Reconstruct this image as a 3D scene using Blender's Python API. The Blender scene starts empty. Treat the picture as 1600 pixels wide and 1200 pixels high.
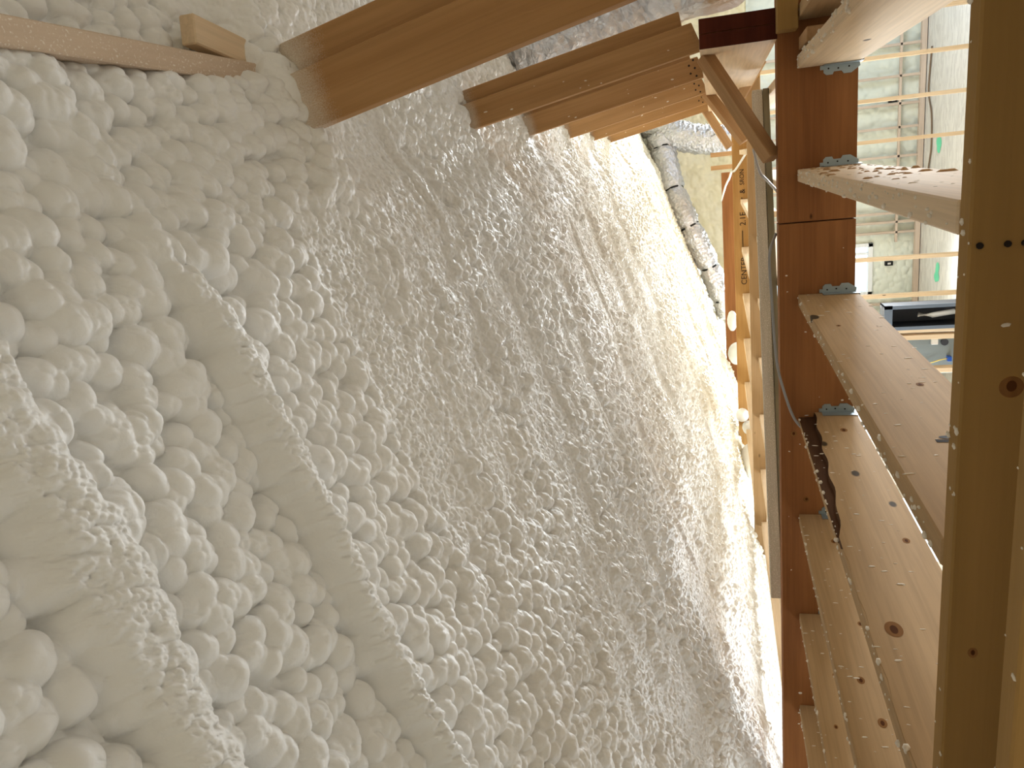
import bpy, bmesh, math, random
import numpy as np
from mathutils import Vector, Matrix

# ------------------------------------------------------------------ camera
ZC = 2.62                      # camera height above the lower floor (m)
S = bpy.context.scene
COL = S.collection
f_px = 1200.0
def _d(x, y): return np.array([(x-800)/f_px, (y-600)/f_px, 1.0])
def _n(v): return v/np.linalg.norm(v)
_Y = _n(_d(1117, 240)); _L = _d(1265, 5000); _L = _n(_L-_L.dot(_Y)*_Y); _X = -_L; _Z = np.cross(_X, _Y)
RW = np.stack([_X, _Y, _Z])    # camera axes (right, down, forward) -> world
cam_d = bpy.data.cameras.new('camera'); cam = bpy.data.objects.new('camera', cam_d); COL.objects.link(cam)
cr, cdn, cf = RW[:, 0], RW[:, 1], RW[:, 2]
cam.matrix_world = Matrix(((cr[0], -cdn[0], -cf[0], 0), (cr[1], -cdn[1], -cf[1], 0), (cr[2], -cdn[2], -cf[2], ZC), (0, 0, 0, 1)))
cam_d.sensor_width = 36; cam_d.lens = 27; cam_d.clip_start = .02
S.camera = cam
def V(x, y, z): return Vector((x, y, z+ZC))

# ------------------------------------------------------------------ light
S.view_settings.view_transform = 'Standard'; S.view_settings.look = 'None'
S.view_settings.gamma = 1; S.view_settings.use_curve_mapping = False
S.view_settings.exposure = 0.16
W = bpy.data.worlds.new('sky'); S.world = W; W.use_nodes = True
W.node_tree.nodes['Background'].inputs[0].default_value = (.86, .95, 1, 1)
W.node_tree.nodes['Background'].inputs[1].default_value = 2.0
def area(name, loc, target, w, h, power, col):
    l = bpy.data.lights.new(name, 'AREA'); l.shape = 'RECTANGLE'; l.size = w; l.size_y = h; l.energy = power; l.color = col
    o = bpy.data.objects.new(name, l); COL.objects.link(o); o.location = V(*loc)
    o.rotation_euler = (V(*target)-V(*loc)).to_track_quat('-Z', 'Y').to_euler(); return o
# daylight at the lower storey's left and far window openings, plus added lights
area('daylight_left_window', (-2.9, 3.9, -1.55), (0.2, 3.2, .3), 1.4, .7, 40, (.88, .95, 1))
area('daylight_left_window', (-2.9, 6.3, -1.55), (0.2, 5.4, .3), 1.4, .7, 55, (.88, .95, 1))
area('daylight_left_window', (-2.9, 8.9, -1.35), (0.2, 8.8, -.7), 1.4, .9, 30, (.90, .96, 1))
area('daylight_left_window', (-2.9, 1.2, -1.45), (0.2, 1.2, .2), 1.4, .7, 9, (.88, .95, 1))
area('added_right_light', (2.5, 2.6, -1.5), (-1.0, 2.2, .3), 1.8, 1.3, 10, (.90, .95, 1))  # added light, the right wall is solid
area('added_right_light', (2.5, 6.5, -1.6), (-1.6, 2.6, .25), 1.8, .9, 65, (.88, .94, 1)).data.spread = math.radians(115)  # added to brighten the foam from the right, no opening behind it
area('added_right_light', (2.5, 9.6, -1.2), (-.6, 10.2, -2.6), 1.8, 1.2, 55, (.55, .74, 1))  # added cool light aimed at the lower floor, solid wall behind
area('far_window_and_fill', (-1.76, 11.3, -1.3), (-.8, 2.0, .3), .6, 1.2, 130, (.88, .95, 1)).data.spread = math.radians(100)
area('far_window_and_fill', (1.9, 11.3, -1.3), (-.8, 2.0, .5), 1.0, 1.2, 180, (.88, .95, 1)).data.spread = math.radians(80)  # added light, this part of the far wall has no window

# ------------------------------------------------------------------ helpers
rnd = random.Random(7)
def tag(o, label=None, cat=None, group=None, kind=None):
    if label: o['label'] = label
    if cat: o['category'] = cat
    if group: o['group'] = group
    if kind: o['kind'] = kind
    return o
def empty(name, loc=(0, 0, 0), m=None):
    o = bpy.data.objects.new(name, None); o.empty_display_size = .05; COL.objects.link(o)
    if m is not None: o.matrix_world = m
    else: o.location = V(*loc)
    return o
def link(name, me, mat, parent=None, smooth=False):
    o = bpy.data.objects.new(name, me); COL.objects.link(o)
    if mat: me.materials.append(mat)
    if parent is not None: o.parent = parent
    if smooth:
        for p in me.polygons: p.use_smooth = True
    return o
def bmobj(name, bm, mat, parent=None, smooth=False):
    me = bpy.data.meshes.new(name); bm.to_mesh(me); bm.free()
    return link(name, me, mat, parent, smooth)
def addbox(bm, lo, hi, bev=0.0):
    vs = [bm.verts.new((x, y, z)) for x in (lo[0], hi[0]) for y in (lo[1], hi[1]) for z in (lo[2], hi[2])]
    fs = [(0, 1, 3, 2), (4, 6, 7, 5), (0, 4, 5, 1), (2, 3, 7, 6), (0, 2, 6, 4), (1, 5, 7, 3)]
    F = [bm.faces.new([vs[i] for i in f]) for f in fs]
    if bev > 0:
        E = list({e for f in F for e in f.edges})
        bmesh.ops.bevel(bm, geom=E, offset=bev, segments=1, affect='EDGES', clamp_overlap=True)
    return vs
def tube_bm(pts, rad, seg=12, wob=None):
    bm = bmesh.new(); rings = []
    n = len(pts); up0 = Vector((0, 0, 1))
    for i, p in enumerate(pts):
        t = (Vector(pts[min(i+1, n-1)])-Vector(pts[max(i-1, 0)])).normalized()
        a = t.cross(up0)
        if a.length < .05: a = t.cross(Vector((1, 0, 0)))
        a.normalize(); b = t.cross(a)
        r = rad[i] if hasattr(rad, '__len__') else rad
        ring = []
        for k in range(seg):
            an = 2*math.pi*k/seg; rr = r*(1+(wob(i, k) if wob else 0))
            ring.append(bm.verts.new(Vector(p)+a*math.cos(an)*rr+b*math.sin(an)*rr))
        rings.append(ring)
    for i in range(n-1):
        for k in range(seg):
            bm.faces.new((rings[i][k], rings[i][(k+1) % seg], rings[i+1][(k+1) % seg], rings[i+1][k]))
    bm.faces.new(rings[0][::-1]); bm.faces.new(rings[-1])
    return bm
def smoothpath(P, n=12):
    P = [Vector(p) for p in P]; out = []
    Q = [P[0]*2-P[1]]+P+[P[-1]*2-P[-2]]
    for i in range(1, len(Q)-2):
        for k in range(n):
            t = k/n; a, b, c, d = Q[i-1], Q[i], Q[i+1], Q[i+2]
            out.append(.5*((2*b)+(c-a)*t+(2*a-5*b+4*c-d)*t*t+(3*b-a-3*c+d)*t**3))
    out.append(P[-1]); return out

# ------------------------------------------------------------------ materials
def newmat(name, rough=.6, spec=.3, metal=0):
    m = bpy.data.materials.new(name); m.use_nodes = True; nt = m.node_tree
    b = nt.nodes['Principled BSDF']; b.inputs['Roughness'].default_value = rough
    b.inputs['Specular IOR Level'].default_value = spec; b.inputs['Metallic'].default_value = metal
    return m, nt, b
def lin(c): return tuple(((v/255)/12.92 if v/255 <= .04045 else ((v/255+.055)/1.055)**2.4) for v in c)+(1,)
def plain(name, c, rough=.6, spec=.3, metal=0):
    m, nt, b = newmat(name, rough, spec, metal); b.inputs['Base Color'].default_value = lin(c); return m
def N(nt, t, **k):
    n = nt.nodes.new(t)
    for a, v in k.items(): setattr(n, a, v)
    return n
def ramp(nt, src, stops):
    r = N(nt, 'ShaderNodeValToRGB'); e = r.color_ramp.elements
    while len(e) < len(stops): e.new(.5)
    for i, (p, c) in enumerate(stops): e[i].position = p; e[i].color = c if len(c) == 4 else tuple(c)+(1,)
    nt.links.new(src, r.inputs[0]); return r
def mix(nt, fac, a, b, mode='MIX'):
    m = N(nt, 'ShaderNodeMix', data_type='RGBA', blend_type=mode)
    for s, v in ((m.inputs['Factor'], fac), (m.inputs['A'], a), (m.inputs['B'], b)):
        if hasattr(v, 'links') or hasattr(v, 'is_linked'): nt.links.new(v, s)
        else: s.default_value = v
    return m.outputs['Result']
def wood(name, c1, c2, knot=.9, rough=.78, grain=1.0, kscale=1.0, spec=.1, dust=0.0):
    """lumber: grain runs along local X; knots and fine streaks; per-board offset"""
    m, nt, b = newmat(name, rough, spec); L = nt.links
    tc = N(nt, 'ShaderNodeTexCoord'); oi = N(nt, 'ShaderNodeObjectInfo')
    add = N(nt, 'ShaderNodeVectorMath', operation='ADD'); sc = N(nt, 'ShaderNodeVectorMath', operation='SCALE'); 
    cmb = N(nt, 'ShaderNodeCombineXYZ'); 
    for i in range(3): L.new(oi.outputs['Random'], cmb.inputs[i])
    L.new(cmb.outputs[0], sc.inputs[0]); sc.inputs['Scale'].default_value = 37
    L.new(tc.outputs['Object'], add.inputs[0]); L.new(sc.outputs[0], add.inputs[1])
    mp = N(nt, 'ShaderNodeMapping'); mp.inputs['Scale'].default_value = (.9, 9, 9); L.new(add.outputs[0], mp.inputs[0])
    n0 = N(nt, 'ShaderNodeTexNoise'); n0.inputs['Scale'].default_value = 1.6; n0.inputs['Detail'].default_value = 3; L.new(mp.outputs[0], n0.inputs[0])
    mp2 = N(nt, 'ShaderNodeMapping'); mp2.inputs['Scale'].default_value = (3, 110, 110); L.new(add.outputs[0], mp2.inputs[0])
    n1 = N(nt, 'ShaderNodeTexNoise'); n1.inputs['Scale'].default_value = 1; n1.inputs['Detail'].default_value = 4; n1.inputs['Distortion'].default_value = .6; L.new(mp2.outputs[0], n1.inputs[0])
    r0 = ramp(nt, n0.outputs[0], [(.3, lin(c1)), (.7, lin(c2))])
    r1 = ramp(nt, n1.outputs[0], [(.35, (.8, .8, .8, 1)), (.6, (1, 1, 1, 1))])
    c = mix(nt, .55*grain, r0.outputs[0], r1.outputs[0], 'MULTIPLY')
    # knots
    mk = N(nt, 'ShaderNodeMapping'); mk.inputs['Scale'].default_value = (3.2*kscale, 6.5*kscale, 6.5*kscale); L.new(add.outputs[0], mk.inputs[0])
    vo = N(nt, 'ShaderNodeTexVoronoi'); vo.inputs['Scale'].default_value = 1; L.new(mk.outputs[0], vo.inputs[0])
    sep = N(nt, 'ShaderNodeSeparateColor'); L.new(vo.outputs['Color'], sep.inputs[0])
    th = N(nt, 'ShaderNodeMath', operation='MULTIPLY'); L.new(sep.outputs[0], th.inputs[0]); th.inputs[1].default_value = .13*knot
    df = N(nt, 'ShaderNodeMath', operation='SUBTRACT'); L.new(th.outputs[0], df.inputs[0]); L.new(vo.outputs['Distance'], df.inputs[1])
    rk = ramp(nt, df.outputs[0], [(.0, (0, 0, 0, 1)), (.03, (1, 1, 1, 1))])
    dk = lin(tuple(v*.42 for v in c1))
    c = mix(nt, rk.outputs[0], c, dk)
    if dust > 0:      # overspray speckle
        nd = N(nt, 'ShaderNodeTexNoise'); nd.inputs['Scale'].default_value = 260; nd.inputs['Detail'].default_value = 2; L.new(tc.outputs['Object'], nd.inputs[0])
        rd = ramp(nt, nd.outputs[0], [(.62-.2*dust, (0, 0, 0, 1)), (.72-.1*dust, (1, 1, 1, 1))])
        c = mix(nt, rd.outputs[0], c, lin((225, 215, 200)))
    L.new(c, b.inputs['Base Color'])
    bp = N(nt, 'ShaderNodeBump'); bp.inputs['Strength'].default_value = .25; bp.inputs['Distance'].default_value = .002
    L.new(n1.outputs[0], bp.inputs['Height']); L.new(bp.outputs[0], b.inputs['Normal'])
    m['col'] = name
    return m
M_PINE = wood('pine_lumber', (170, 138, 98), (186, 154, 114), knot=1.1, kscale=1.25)
M_PINEP = wood('pale_pine_lumber', (214, 186, 150), (228, 204, 172), knot=.7)
M_STUD = wood('stud_lumber', (172, 134, 94), (194, 156, 114), knot=1.0)
M_BEAM = wood('rafter_lumber', (164, 122, 78), (182, 140, 94), knot=.75)
M_LVL = wood('laminated_beam', (134, 86, 50), (156, 104, 62), knot=.6, kscale=1.2)
M_LVL2 = wood('laminated_beam_gold', (164, 122, 70), (184, 142, 88), knot=.5)
M_DARK = wood('stained_beam_end', (66, 28, 18), (84, 38, 24), knot=.3, rough=.8)
M_RIM = wood('rim_lumber', (150, 116, 66), (164, 128, 76), knot=.8, kscale=.6, grain=.5)
M_GREY = wood('weathered_lumber', (176, 166, 146), (196, 186, 168), knot=.6, dust=.3)
M_GREYE = wood('weathered_lumber_edge', (110, 102, 80), (134, 124, 100), knot=.5)
M_FLECK = plain('foam_fleck', (226, 214, 196), .6)
M_GALV = plain('galvanised_steel', (160, 172, 178), .42, .5, .75)
M_BLACK = plain('black_strap', (18, 18, 20), .5)
M_INK = plain('black_ink', (38, 28, 22), .8)
M_CABLE = plain('white_cable', (222, 220, 214), .45)
M_CABLEG = plain('grey_cable', (150, 148, 146), .45)
M_BARK = wood('bark_wane', (70, 46, 30), (104, 74, 52), knot=.2, rough=.9)

def foam_mat(name, c1, c2, ystart=None, fine=1.0):
    m, nt, b = newmat(name, .46, .38); L = nt.links
    tc = N(nt, 'ShaderNodeTexCoord')
    n0 = N(nt, 'ShaderNodeTexNoise'); n0.inputs['Scale'].default_value = 1.1; n0.inputs['Detail'].default_value = 5; L.new(tc.outputs['Object'], n0.inputs[0])
    r = ramp(nt, n0.outputs[0], [(.35, lin(c1)), (.65, lin(c2))])
    c = r.outputs[0]
    if ystart is not None:
        sp = N(nt, 'ShaderNodeSeparateXYZ'); L.new(tc.outputs['Object'], sp.inputs[0])
        mr = N(nt, 'ShaderNodeMapRange'); L.new(sp.outputs[1], mr.inputs[0]); mr.inputs[1].default_value = ystart; mr.inputs[2].default_value = ystart+5
        c = mix(nt, mr.outputs[0], c, lin((236, 230, 206)))
    L.new(c, b.inputs['Base Color'])
    n1 = N(nt, 'ShaderNodeTexNoise'); n1.inputs['Scale'].default_value = 170; n1.inputs['Detail'].default_value = 3; L.new(tc.outputs['Object'], n1.inputs[0])
    bp = N(nt, 'ShaderNodeBump'); bp.inputs['Strength'].default_value = .22*fine; bp.inputs['Distance'].default_value = .003
    L.new(n1.outputs[0], bp.inputs['Height']); L.new(bp.outputs[0], b.inputs['Normal'])
    if ystart is not None:
        v = N(nt, 'ShaderNodeTexVoronoi', feature='SMOOTH_F1'); v.inputs['Scale'].default_value = 95; L.new(tc.outputs['Object'], v.inputs[0])
        inv = N(nt, 'ShaderNodeMath', operation='SUBTRACT'); inv.inputs[0].default_value = 1; L.new(v.outputs['Distance'], inv.inputs[1])
        m2 = N(nt, 'ShaderNodeMapRange'); L.new(sp.outputs[1], m2.inputs[0]); m2.inputs[1].default_value = .9; m2.inputs[2].default_value = 1.8; m2.inputs[4].default_value = .75
        b2 = N(nt, 'ShaderNodeBump'); b2.inputs['Distance'].default_value = .006; L.new(m2.outputs[0], b2.inputs['Strength']); L.new(inv.outputs[0], b2.inputs['Height']); L.new(bp.outputs[0], b2.inputs['Normal'])
        L.new(b2.outputs[0], b.inputs['Normal'])
    return m
M_FOAM = foam_mat('spray_foam', (230, 228, 224), (238, 236, 232), 3.0)
M_FOAMY = foam_mat('aged_spray_foam', (226, 214, 176), (236, 228, 204))
M_FOAMW = foam_mat('lower_wall_foam', (206, 212, 200), (224, 228, 216))

# ------------------------------------------------------------------ noise for the foam relief (numpy)
def h2(ix, iy, seed):
    a = (ix.astype(np.int64)*374761393+iy.astype(np.int64)*668265263+seed*974634777) & 0xffffffff
    a = ((a ^ (a >> 13))*1274126177) & 0xffffffff
    a = ((a ^ (a >> 16))*2246822519) & 0xffffffff
    return ((a ^ (a >> 15)) & 0xffffff)/float(0xffffff)
def vn(x, y, seed):
    ix = np.floor(x); iy = np.floor(y); fx = x-ix; fy = y-iy
    fx = fx*fx*(3-2*fx); fy = fy*fy*(3-2*fy)
    a = h2(ix, iy, seed); b = h2(ix+1, iy, seed); c = h2(ix, iy+1, seed); d = h2(ix+1, iy+1, seed)
    return (a*(1-fx)+b*fx)*(1-fy)+(c*(1-fx)+d*fx)*fy
def fbm(x, y, seed, o=3):
    s = 0; a = .5
    for i in range(o): s = s+a*vn(x*2**i, y*2**i, seed+i*17); a *= .5
    return s/(1-.5**o)
def domes(x, y, cell, seed, R=.78, hv=.55, asp=1.0):
    x = x/cell; y = y/cell*asp; ix = np.floor(x); iy = np.floor(y); best = np.full(x.shape, -9.0)
    for i in (-1, 0, 1):
        for j in (-1, 0, 1):
            cx = ix+i; cy = iy+j
            px = cx+.5+(h2(cx, cy, seed)-.5)*.9; py = cy+.5+(h2(cx, cy, seed+1)-.5)*.9
            rr = R*(.75+.5*h2(cx, cy, seed+3))
            d2 = ((x-px)**2+(y-py)**2)/(rr*rr)
            v = hv*h2(cx, cy, seed+2)+rr/R*np.where(d2 < 1, np.sqrt(np.clip(1-d2, 0, 1)), -.6*(np.sqrt(np.maximum(d2, 1))-1))
            best = np.maximum(best, v)
    return best*cell
def sst(a, b, x): t = np.clip((x-a)/(b-a), 0, 1); return t*t*(3-2*t)
SL = .34; NN = np.array([SL, 0, -1.])/math.hypot(SL, 1)
RIBS = [(.12, .045), (.545, .05), (.89, .034), (1.55, .024), (1.93, .022), (2.30, .022), (2.72, .02), (3.13, .02), (3.54, .022), (4.4, .02), (5.2, .02), (6.3, .02)]
def foam_height(X, Y):
    wx = X+.012*(fbm(X*16, Y*16, 3)-.5); wy = Y+.012*(fbm(X*16, Y*16, 9)-.5)
    big = domes(wx, wy, .032, 11, R=.74, hv=.38)
    med = domes(wx, wy, .018, 31, R=.74, hv=.4)
    fin = domes(wx, wy, .0085, 51, hv=.5)
    sel = fbm(X*3.1, Y*2.3, 77)
    near = 1-sst(1.15, 1.5, Y+.28*X+.08*(sel-.5)-.25*sst(-.15, .05, X))
    wb = np.clip(near*1.0+sst(1.35, 1.9, Y)*.95+(.30+1.2*(sel-.5)), 0, 1)            # big blobs near, mixed further off
    fineband = sst(.0, .05, .13-np.abs(Y-(1.33-.05*X)))*sst(-.9, -.5, X)*(1-sst(-.10, .02, X))
    fineband = np.maximum(fineband, .8*sst(.54, .60, fbm(X*2.3+7, Y*4.1, 91))*sst(1.2, 1.5, Y))
    amp = 1+.65*sst(1.2, 2.2, Y)
    amp = amp+.42*(1-sst(1.3, 1.9, Y))
    h = (big*.55*wb+med*.62*(1-wb*.75))*amp
    h = h+fin*.40*sst(1.05, 1.7, Y)*(.4+1.2*fbm(X*3, Y*3, 95))
    h = h*(1-fineband)+(fin*.85+med*.35+.004)*fineband
    # swollen, wrinkled ribs over the rafters, grooves to either side
    HF = h; XF = X; YF = Y; yrow = Y[:, 0]
    for k, (yr, w) in enumerate(RIBS):
        rows = np.nonzero(np.abs(yrow-yr) < w*2.2+.03)[0]; r0, r1 = rows[0], rows[-1]+1
        X = XF[r0:r1]; Y = YF[r0:r1]; h = HF[r0:r1]
        x1 = X[:1]*0+XF[r0:r0+1]          # along-rib coordinate only
        wob = .022*(fbm(X*5+3*k, X*0+k*7.3, 120+k)-.5)+.006*(vn(X*60, X*0+k, 130+k)-.5)
        ed = .35*(vn(X*22, Y*22+k, 141+k)-.5)
        d = np.abs(Y-yr-wob)/w*(1-.35*(vn(X*6, X*0+k, 140+k)-.5))+ed*.6
        core = 1-sst(.55, 1.05, d)
        if k == 2: st = .30+.70*sst(-.02, -.22, X)
        elif k == 1: st = .80+0*X
        else: st = .32+.5*sst(.4, .65, fbm(X*2.6+k*5, X*0+2*k, 150+k))
        core = core*st
        wr = .0075*domes(X+.35*(Y-yr), Y*.45, .012, 160+k, hv=.5)/.012+.0040*domes(X, Y, .006, 170+k)/.006
        prof = (.046 if k == 2 else .036 if k < 3 else .019)*(w/.03)**.3*np.sqrt(np.clip(1-np.clip(d, 0, 1)**2, 0, 1))
        h = h*(1-core*.92)+(prof+wr+.008)*core
        gs = (.018 if k == 2 else .010)
        h = h-gs*np.exp(-((d-1.13)/.12)**2)*st*(.4+.6*vn(X*9, Y*3, 180+k))
        HF[r0:r1] = h
    X = XF; Y = YF; h = HF
    h = h+.035*(fbm(X*1.7, Y*1.5, 200)-.5)+.024*(fbm(X*6, Y*6, 210, 2)-.5)
    return h
def build_heightfield(name, P, mat, parent=None):
    nr, nc = P.shape[:2]
    me = bpy.data.meshes.new(name)
    me.vertices.add(nr*nc); me.vertices.foreach_set('co', P.reshape(-1).astype(np.float32))
    idx = np.arange(nr*nc).reshape(nr, nc)
    q = np.stack([idx[:-1, :-1], idx[:-1, 1:], idx[1:, 1:], idx[1:, :-1]], -1).reshape(-1, 4)
    me.loops.add(q.size); me.loops.foreach_set('vertex_index', q.reshape(-1).astype(np.int32))
    me.polygons.add(len(q)); me.polygons.foreach_set('loop_start', (np.arange(len(q))*4).astype(np.int32))
    me.polygons.foreach_set('use_smooth', np.ones(len(q), dtype=bool))
    me.update(); me.validate()
    return link(name, me, mat, parent)

# ------------------------------------------------------------------ foam ceiling
def foam_base(X, Y):           # z of the sloping underside, with the thick fillets at plate and eave
    z = .755+SL*X
    z = z+.05*sst(-.12, .12, X)-.03*sst(.9, 1.3, Y)*sst(-.12, .1, X)*(1-sst(1.3, 1.5, Y))
    z = z-.06*np.exp(-((Y-1.44)/.075)**2)*sst(-.06, .06, X)*(1-sst(.36, .5, X))
    z = z+.06*sst(.2, .25, X)*(1-sst(1.35, 1.45, Y))
    return z
ys = [-.9]; 
while ys[-1] < .3: ys.append(ys[-1]+.02)
while ys[-1] < 11.9: ys.append(ys[-1]+max(.0021, .0021*(ys[-1]/.7)**.62))
ys = np.array(ys)[:, None]
nL, nI, nR = 40, 1060, 70
yy = np.maximum(ys, .3)
a0 = np.maximum(-3.02, -1.25*(yy+.1)); a1 = np.minimum(1.0, .42*(yy+.35))
uL = np.linspace(0, 1, nL, endpoint=False); uI = np.linspace(0, 1, nI, endpoint=False); uR = np.linspace(0, 1, nR)
Xg = np.concatenate([-3.05+(a0+3.05)*uL, a0+(a1-a0)*uI, a1+(2.7-a1)*uR], 1)
Yg = np.broadcast_to(ys, Xg.shape)
Hh = foam_height(Xg, Yg)
Zb = foam_base(Xg, Yg)
lean = np.clip(Hh, -.01, .04)*.2
P = np.stack([Xg+NN[0]*Hh-lean*.5, Yg+lean, Zb+NN[2]*Hh+ZC], -1)
o = build_heightfield('ceiling', P, M_FOAM); tag(o, 'white spray foam insulation swelling over the underside of the sloping roof', kind='structure')

# ------------------------------------------------------------------ boards
def board(name, p0, p1, w, t, wdir, mat, label=None, cat=None, group=None, kind=None, bev=.0025, parent=None, seg=None):
    """straight board from p0 to p1 (centre line), w along wdir, t across"""
    a = V(*p0); b = V(*p1); x = (b-a).normalized(); wd = Vector(wdir); y = (wd-x*wd.dot(x)).normalized(); z = x.cross(y)
    L_ = (b-a).length
    m = Matrix(((x[0], y[0], z[0], a[0]), (x[1], y[1], z[1], a[1]), (x[2], y[2], z[2], a[2]), (0, 0, 0, 1)))
    bm = bmesh.new(); addbox(bm, (0, -w/2, -t/2), (L_, w/2, t/2), bev)
    o = bmobj(name, bm, mat, parent)
    if parent is not None: o.matrix_parent_inverse = Matrix.Identity(4); o.matrix_basis = m
    else: o.matrix_world = m
    return tag(o, label, cat, group, kind)
def flecks(parent, boxlo, boxhi, face, n, size, mat=M_FLECK, elong=(1, 1, 1), name='foam_overspray', seed=0):
    """little lumps of cured overspray stuck on one face of a board, in the board's own space"""
    r = random.Random(seed); bm = bmesh.new()
    for i in range(n):
        c = [r.uniform(boxlo[k], boxhi[k]) for k in range(3)]
        s = size*(.45+1.1*r.random()**2)
        ax, sgn = face
        c[ax] = boxhi[ax] if sgn > 0 else boxlo[ax]
        m = Matrix.Translation(c) @ Matrix.Rotation(r.uniform(-.25, .25), 4, 'XYZ'[ax]) @ Matrix.Diagonal((s*elong[0]*r.uniform(.7, 1.3), s*elong[1]*r.uniform(.7, 1.3), s*elong[2]*r.uniform(.7, 1.3), 1))
        bmesh.ops.create_icosphere(bm, subdivisions=1, radius=1, matrix=m)
    o = bmobj(name, bm, mat, parent, True); o['kind'] = 'stuff'; return o

# --- foreground rim boards
RIMZ = -.255
rim = board('rim_board', (-2.95, .929, RIMZ-.1175), (1.6, .929, RIMZ-.1175), .235, .038, (0, 0, 1), M_RIM,
            'wide brown rim board crossing the foreground, joist ends nailed to it', 'board')
rim2 = board('rim_board', (-2.95, .717, RIMZ-.1175), (1.6, .717, RIMZ-.1175), .235, .038, (0, 0, 1), M_RIM,
             'rim board nearest the camera, only its dusty top edge in view', 'board')
flecks(rim, (1.0, .1175, -.019), (3.6, .1175, .019), (1, 1), 60, .0032, elong=(1, .6, 1.6), seed=5)
flecks(rim, (1.0, -.1, .019), (3.6, .1, .019), (2, 1), 14, .003, elong=(.7, 1.6, .7), seed=6)
flecks(rim, (1.0, -.1, -.019), (3.6, .1, -.019), (2, -1), 14, .003, elong=(.7, 1.6, .7), seed=8)
flecks(rim2, (1.5, .1175, -.019), (3.6, .1175, .019), (1, 1), 25, .003, elong=(1, .6, 1.6), seed=7)
# nail heads on the rim face
for (X_, zs) in ((-.121, (-.010, -.036, -.052)), (-.50, (-.09,)), (-.93, (-.1,))):
    for dz in zs:
        bm = bmesh.new()
        bmesh.ops.create_cone(bm, cap_ends=True, segments=10, radius1=.0035, radius2=.0035, depth=.004, matrix=Matrix.Translation((X_+2.95, .1175+dz, .0195)))
        bmobj('nail_head', bm, M_INK, rim)

# --- main laminated beam across, two lengths butted
LY = 2.716
lv_r = board('laminated_beam', (-.243, LY+.0445, -.314), (2.55, LY+.0445, -.314), .236, .089, (0, 0, 1), M_LVL,
             'reddish brown laminated beam above the butt joint, under the braced wall corner', 'beam', bev=.001)
lv_l = board('laminated_beam', (-2.95, LY+.0445, -.314), (-.247, LY+.0445, -.314), .236, .089, (0, 0, 1), M_LVL,
             'long reddish brown laminated beam below the butt joint, carrying five hung floor joists', 'beam', bev=.001)
flecks(lv_l, (0, -.1, .0445), (2.7, .1, .0445), (2, 1), 50, .0028, elong=(1, 1.6, .7), seed=9)

# --- floor joists hung between beam and rim
def hanger(x0, x1, ztop, zbot, label, side):
    h = empty('joist_hanger', (0, 0, 0))
    h.location = V((x0+x1)/2, LY, zbot)
    tag(h, label, 'joist hanger', 'steel hangers on the laminated beam')
    def L_(v): return (v[0]-(x0+x1)/2, v[1]-LY, v[2]-zbot)
    for sgn, xe, nm in ((-1, x0, 'left'), (1, x1, 'right')):
        # notched flange on the beam face
        outl = [(0, .005), (0, .118), (.012, .118), (.012, .108), (.021, .108), (.028, .100), (.028, .082), (.020, .078), (.020, .056), (.029, .05), (.029, .028), (.012, .003)]
        bm = bmesh.new()
        fr = [bm.verts.new(L_((xe+sgn*u, LY-.004, zbot+v))) for u, v in outl]
        bk = [bm.verts.new(L_((xe+sgn*u, LY-.0005, zbot+v))) for u, v in outl]
        bm.faces.new(fr); bm.faces.new(bk[::-1])
        for i in range(len(fr)): bm.faces.new((fr[i], bk[i], bk[(i+1) % len(fr)], fr[(i+1) % len(fr)]))
        bmesh.ops.recalc_face_normals(bm, faces=bm.faces)
        fl = bmobj('flange', bm, M_GALV, h)
        for (u, v) in ((.01, .035), (.012, .066), (.01, .094)):
            bm = bmesh.new()
            bmesh.ops.create_cone(bm, cap_ends=True, segments=10, radius1=.0026, radius2=.0026, depth=.002, matrix=Matrix.Translation(L_((xe+sgn*u, LY-.0046, zbot+v))) @ Matrix.Rotation(math.pi/2, 4, 'X'))
            bmobj('nail', bm, M_INK, fl)
        bm = bmesh.new(); x2 = xe+sgn*.0016
        addbox(bm, L_((min(xe, x2), LY-.045, zbot)), L_((max(xe, x2), LY-.002, zbot+.11)))
        bmobj('side_plate', bm, M_GALV, h)
    bm = bmesh.new(); addbox(bm, L_((x0, LY-.045, zbot-.0015)), L_((x1, LY-.002, zbot))); bmobj('seat', bm, M_GALV, h)
    return h
JT, JB = -.255, -.439
Jm = (JT+JB)/2
names = [
 # right face x, material, label, hanger label
 ('Z', .266, M_PINEP, 'pale floor joist at the top of the photo, bright underside and flecked edge', 'steel hanger beside the topmost pale joist at the upper edge'),
 ('A', -.076, M_PINEP, 'short looking floor joist with brown chips scattered over its broad face', 'steel hanger just above the joist covered in brown chips'),
 ('B', -.483, M_PINE, 'floor joist with two small black grade stamps on its broad face', 'steel hanger at the head of the joist with grade stamps'),
 ('C', -.900, M_PINE, 'floor joist with dark bark wane along its edge and a big knot', 'steel hanger at the head of the joist with bark wane'),
 ('D', -1.287, M_PINE, 'narrow looking floor joist dotted with knots, next below the bark edged one', 'steel hanger half hidden by the bark edged joist'),
 ('E', -1.695, M_PINE, 'second floor joist from the bottom edge of the photo', 'steel hanger at the second joist from the bottom edge'),
 ('F', -2.10, M_PINE, 'lowest floor joist in view at the bottom edge of the photo', 'steel hanger at the lowest joist, mostly hidden')]
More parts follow.
